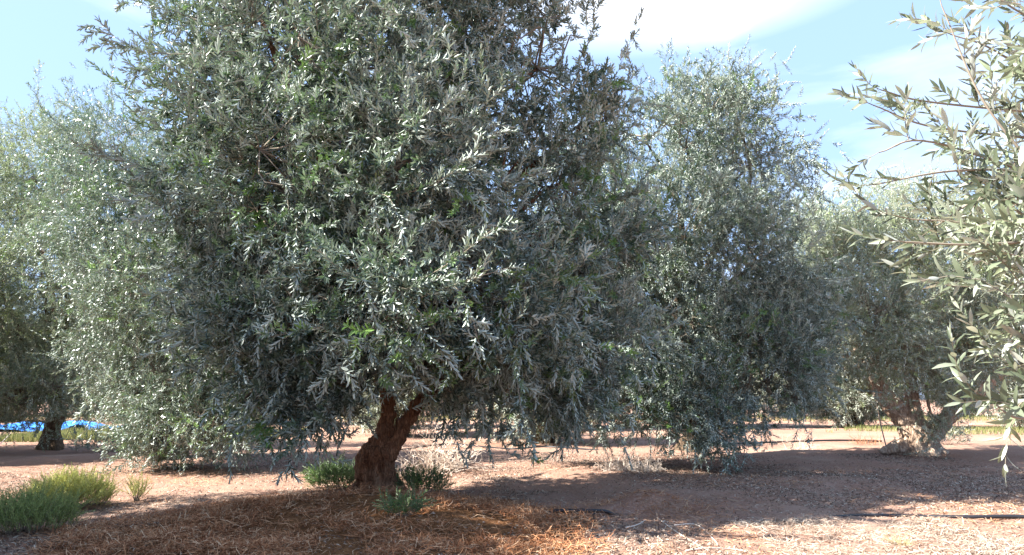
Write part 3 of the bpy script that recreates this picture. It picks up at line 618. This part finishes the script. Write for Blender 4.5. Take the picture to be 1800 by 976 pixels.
# ------------------------------------------------------------------ plants
def feather(ll, n, length):
    return sprig(length, n, ll, .11, .25, 0, ang=42, stem=.0016, leafless=.15)
def bush(name, c, rx, ry, h, n, tm, mat, label, cat='bush', group=None, fan=.55, low=.0):
    c = np.asarray(c, float); e = empty(name, c, label, cat, group)
    mb = MB(); a = rng.uniform(0, 6.283, n); r = rng.random(n) ** .6
    off = np.stack([np.cos(a) * rx * r, np.sin(a) * ry * r, 0 * a], -1); zz = rng.random(n) ** .8 * h * np.sqrt(np.clip(1 - r ** 2 * .8, 0.05, 1))
    pos = c + off + np.stack([0 * a, 0 * a, zz * .8], -1); d = np.stack([np.cos(a) * r * fan, np.sin(a) * r * fan, np.ones(n)], -1) + rng.normal(0, .22, (n, 3))
    scatter(mb, tm, pos, d, rng.uniform(.7, 1.2, n)); mb.build('foliage', [mat, M_twig], e, c)
    st = MB()
    for k in range(26):
        i = rng.integers(0, n); tube(st, [c + off[i] * .25 + [0, 0, -.03], c + off[i] * .6 + [0, 0, zz[i] * .5], pos[i]], [.006, .004, .002], 4, 2, 0, cap=False)
    st.build('stem', [M_twig], e, c); return e
TF = [feather(.035, 16, .22), feather(.03, 14, .18), feather(.035, 18, .28)]
bg_ = 'feathery bushes at the lower left'
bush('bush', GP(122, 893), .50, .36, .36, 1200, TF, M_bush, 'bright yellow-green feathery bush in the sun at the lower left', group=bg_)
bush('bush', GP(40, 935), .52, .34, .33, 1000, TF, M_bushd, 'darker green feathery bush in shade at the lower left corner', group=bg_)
bush('grass_tuft', GP(240, 882), .1, .08, .2, 60, TF, M_bush, 'small straw-yellow tuft on the sunlit soil right of the bushes', 'grass')
TS = [sprig(.2, 8, .045, .12, .3, 1), sprig(.26, 10, .05, .12, .5, 1), sprig(.15, 6, .045, .13, .2, 1)]
sg = 'leafy suckers round the reddish trunk'
bush('sucker_clump', GP(592, 858), .46, .28, .34, 420, TS, M_sucker, 'dark green leafy suckers growing on the left of the reddish trunk', 'shrub', sg, 1.0)
bush('sucker_clump', GP(735, 868), .42, .28, .32, 330, TS, M_sucker, 'sparser green suckers growing on the right of the reddish trunk', 'shrub', sg, 1.0)
bush('sucker_clump', GP(708, 890), .16, .12, .14, 90, TS, M_sucker, 'little green sprout in the straw in front of the reddish trunk', 'shrub', sg, 1.0)
bush('sapling', GP(1668, 782), .5, .3, .35, 60, T0, M_leaf_green, 'thin pale sprout at the right foot of the sunlit twin-stemmed trunk', 'shrub', None, .8)
bush('shrub', GP(185, 796), .9, .5, .35, 110, T0, M_leaf, 'low dark grey-green sprouts on the sunlit strip below the broad drooping tree', 'shrub', None, .9)
# spiky plant
c = GP(345, 778); e = empty('spiky_plant', c, 'dark rosette of stiff pointed leaves below the broad drooping tree', 'plant'); mb = MB()
for k in range(46):
    a = rng.uniform(0, 6.28); el = rng.uniform(.25, 1.4); l = rng.uniform(.35, .62); d = np.array([math.cos(a) * math.cos(el), math.sin(a) * math.cos(el), math.sin(el)]); s = np.array([-math.sin(a), math.cos(a), 0]) * .016
    t = c + d * l + [0, 0, -.05]; m = c + d * l * .5; mb.add([c - s, c + s, m + s, m - s, t + s * .1, t - s * .1], [[0, 1, 2, 3], [3, 2, 4, 5]], 0, np.full(6, rng.random()))
mb.build('foliage', [M_sucker], e, c)

def dry_brush(name, c, rx, ry, h, n, label, mat=M_dry, r0=.005, cat='brushwood', steps=6):
    mb = MB(); c = np.asarray(c, float)
    for k in range(n):
        a = rng.uniform(0, 6.28); r = rng.random() ** .6; p = c + np.array([math.cos(a) * rx * r, math.sin(a) * ry * r, 0]); p[2] = Z(p[0], p[1]); d = nrm(np.array([math.cos(a) * .7, math.sin(a) * .7, 1.1]) + rng.normal(0, .5, 3)); pts = [p]
        for _ in range(steps):
            d = nrm(d + rng.normal(0, .33, 3) + [0, 0, -.06]); p = p + d * h / steps * rng.uniform(.6, 1.3); pts.append(p)
            if rng.random() < .45:
                dd = nrm(d + rng.normal(0, .8, 3)); tube(mb, [p, p + dd * h * .12, p + nrm(dd + rng.normal(0, .5, 3)) * h * .25], [r0 * .5, r0 * .4, r0 * .2], 3, 2, 0, cap=False, A=rng.random())
        tube(mb, pts, np.linspace(r0, r0 * .35, len(pts)), 4, 2, 0, cap=False, A=rng.random())
    return tag(mb.build(name, [mat], None, c), label, cat)
dry_brush('dry_brushwood', GP(772, 828), .48, .35, .85, 130, 'pale tangle of dead twigs standing just right of the reddish trunk', r0=.009)
dry_brush('dry_weed', GP(1105, 827), .62, .3, .36, 200, 'whitish dry weed clump on the bright strip right of centre', cat='dry weed', r0=.008)
dry_brush('dry_weed', GP(1525, 782), .5, .3, .4, 40, 'small russet dry weed left of the sunlit twin-stemmed trunk', M_straw, cat='dry weed', r0=.006)
dry_brush('dry_weed', GP(1400, 790), .35, .3, .55, 30, 'thin dry weed stalks under the hanging skirt right of centre', M_dry, cat='dry weed', r0=.005)
dry_brush('dry_brushwood', GP(790, 758), 1.3, .5, .55, 26, 'low fallen dead branch lying beyond the brushwood', r0=.009)
dry_brush('dry_grass_tuft', GP(1582, 958), .09, .07, .16, 60, 'small golden dry grass tuft in the lower right corner', M_drygrass, cat='dry grass', r0=.0018)
for k, (pts, lb) in enumerate((([(1155, 912), (1190, 938), (1225, 958), (1245, 972)], 'long pale fallen twig, the straighter one, low right of centre'), ([(1185, 925), (1225, 925), (1255, 950), (1262, 962)], 'shorter bent pale twig beside the long fallen one'),
        ([(1205, 972), (1240, 966), (1285, 966), (1310, 972)], 'pale twig lying along the lower edge of the view'), ([(1100, 930), (1120, 925), (1135, 915)], 'thin pale twig left of the other fallen twigs'), ([(-10, 792), (5, 783), (22, 772)], 'pale stick leaning at the far left edge'))):
    pp = [GP(*q, .012 + .02 * math.sin(3 * i)) for i, q in enumerate(pts)]
    if k == 4: pp[1][2] += .12; pp[2] = pp[0] + (pp[1] - pp[0]) * 2
    b = MB(); tube(b, pp, np.linspace(.008, .003, len(pp)) * (2.2 if k == 4 else 1), 6, 6, 0, knob=.2, A=.9); tag(b.build('fallen_twig', [M_dry], None, pp[0], smooth=True), lb, 'twig', 'fallen twigs')

# ------------------------------------------------------------------ irrigation pipes
def pipe(pts, r, label):
    pp = [GP(*q[:2], q[2]) for q in pts]; b = MB(); tube(b, pp, [r] * len(pp), 10, 8, 0, A=.5)
    return tag(b.build('irrigation_pipe', [M_pipe], None, pp[0], smooth=True), label, 'pipe', 'black irrigation pipes')
pipe([(900, 900, -.06), (950, 904, -.02), (978, 906, .05), (1020, 907, .06), (1062, 906, .05), (1090, 905, -.02), (1180, 904, -.08), (1330, 906, -.08), (1450, 907, -.03), (1510, 908, .01), (1600, 909, .02), (1700, 912, .02), (1800, 917, .02), (1900, 922, .02)], .024,
     'black irrigation pipe in front, half buried between the straw mound and the right edge')
pipe([(660, 800, .0), (730, 788, .02), (790, 783, .05), (850, 787, .04), (900, 791, .03), (960, 788, .05), (1040, 793, .03), (1100, 796, .0)], .022, 'black irrigation pipe snaking along the bright strip behind the reddish trunk')
pipe([(1270, 782, .03), (1380, 779, .04), (1470, 777, .05), (1550, 780, .03)], .03, 'black irrigation pipe running up to the sunlit twin-stemmed trunk')
st = GP(1044, 925); b = MB(); tube(b, [st + [0, 0, -.05], st + [.002, 0, .06], st + [.0, 0, .13]], [.006, .006, .005], 8, 2); b2 = MB(); tube(b2, [st + [-.02, 0, .125], st + [.02, 0, .135]], [.008, .008], 8, 2)
e = empty('drip_stake', st, 'short dark dripper stake standing in front of the black pipe', 'stake'); b.build('stem', [M_pipe], e, st); b2.build('emitter', [M_pipe], e, st)
wp = GP(1560, 792); b = MB(); tube(b, [wp, P(1549, 750, wp[1]), P(1540, 705, wp[1] + .1)], [.018, .016, .012], 6, 4); tag(b.build('leaning_stick', [M_dry], None, wp, smooth=True), 'thin pale stick leaning on the left of the twin-stemmed trunk', 'stick')

# ------------------------------------------------------------------ blue nets
def net(name, x0, x1, y0, y1, label):
    m, t = new_mat('net_blue'); v = obj_vec(t, (.35, 2.2, 2)); c = ramp(t, noise(t, 2.2, 7, .7, v), [(.32, (.01, .05, .28)), (.48, (.02, .18, .65)), (.62, (.10, .40, .85)), (.75, (.35, .55, .75))])
    bsd = t.nodes.new('ShaderNodeBsdfPrincipled'); t.links.new(c, bsd.inputs['Base Color']); bsd.inputs['Roughness'].default_value = .55; o = t.nodes.new('ShaderNodeOutputMaterial'); t.links.new(bsd.outputs[0], o.inputs[0])
    u, v_ = np.meshgrid(np.linspace(0, 1, 160), np.linspace(0, 1, 60)); x = x0 + (x1 - x0) * u; y = y0 + (y1 - y0) * v_ + fbm(x, x * 0, .5, 3, 7) * 2.5
    z = height(x, y) + .03 + np.clip(fbm(x, y, .6, 4, 17) * 1.3 + .12, 0, 1) * np.sin(u * math.pi) ** .3 * .9
    V = np.stack([x, y, z], -1).reshape(-1, 3); i, j = np.meshgrid(np.arange(59), np.arange(159), indexing='ij'); a = (i * 160 + j).ravel()
    mb = MB(); mb.add(V, np.stack([a, a + 1, a + 161, a + 160], -1)); c0 = ((x0 + x1) / 2, y0, 0)
    return tag(mb.build(name, [m], None, c0, smooth=True), label, 'net', 'blue harvest nets')
net('harvest_net', -33, -20.5, 31.5, 38, 'larger bright blue harvest net spread on the ground at the far left')
net('harvest_net', -19.3, -16.6, 30.5, 34, 'smaller crumpled blue harvest net behind the broad drooping tree')
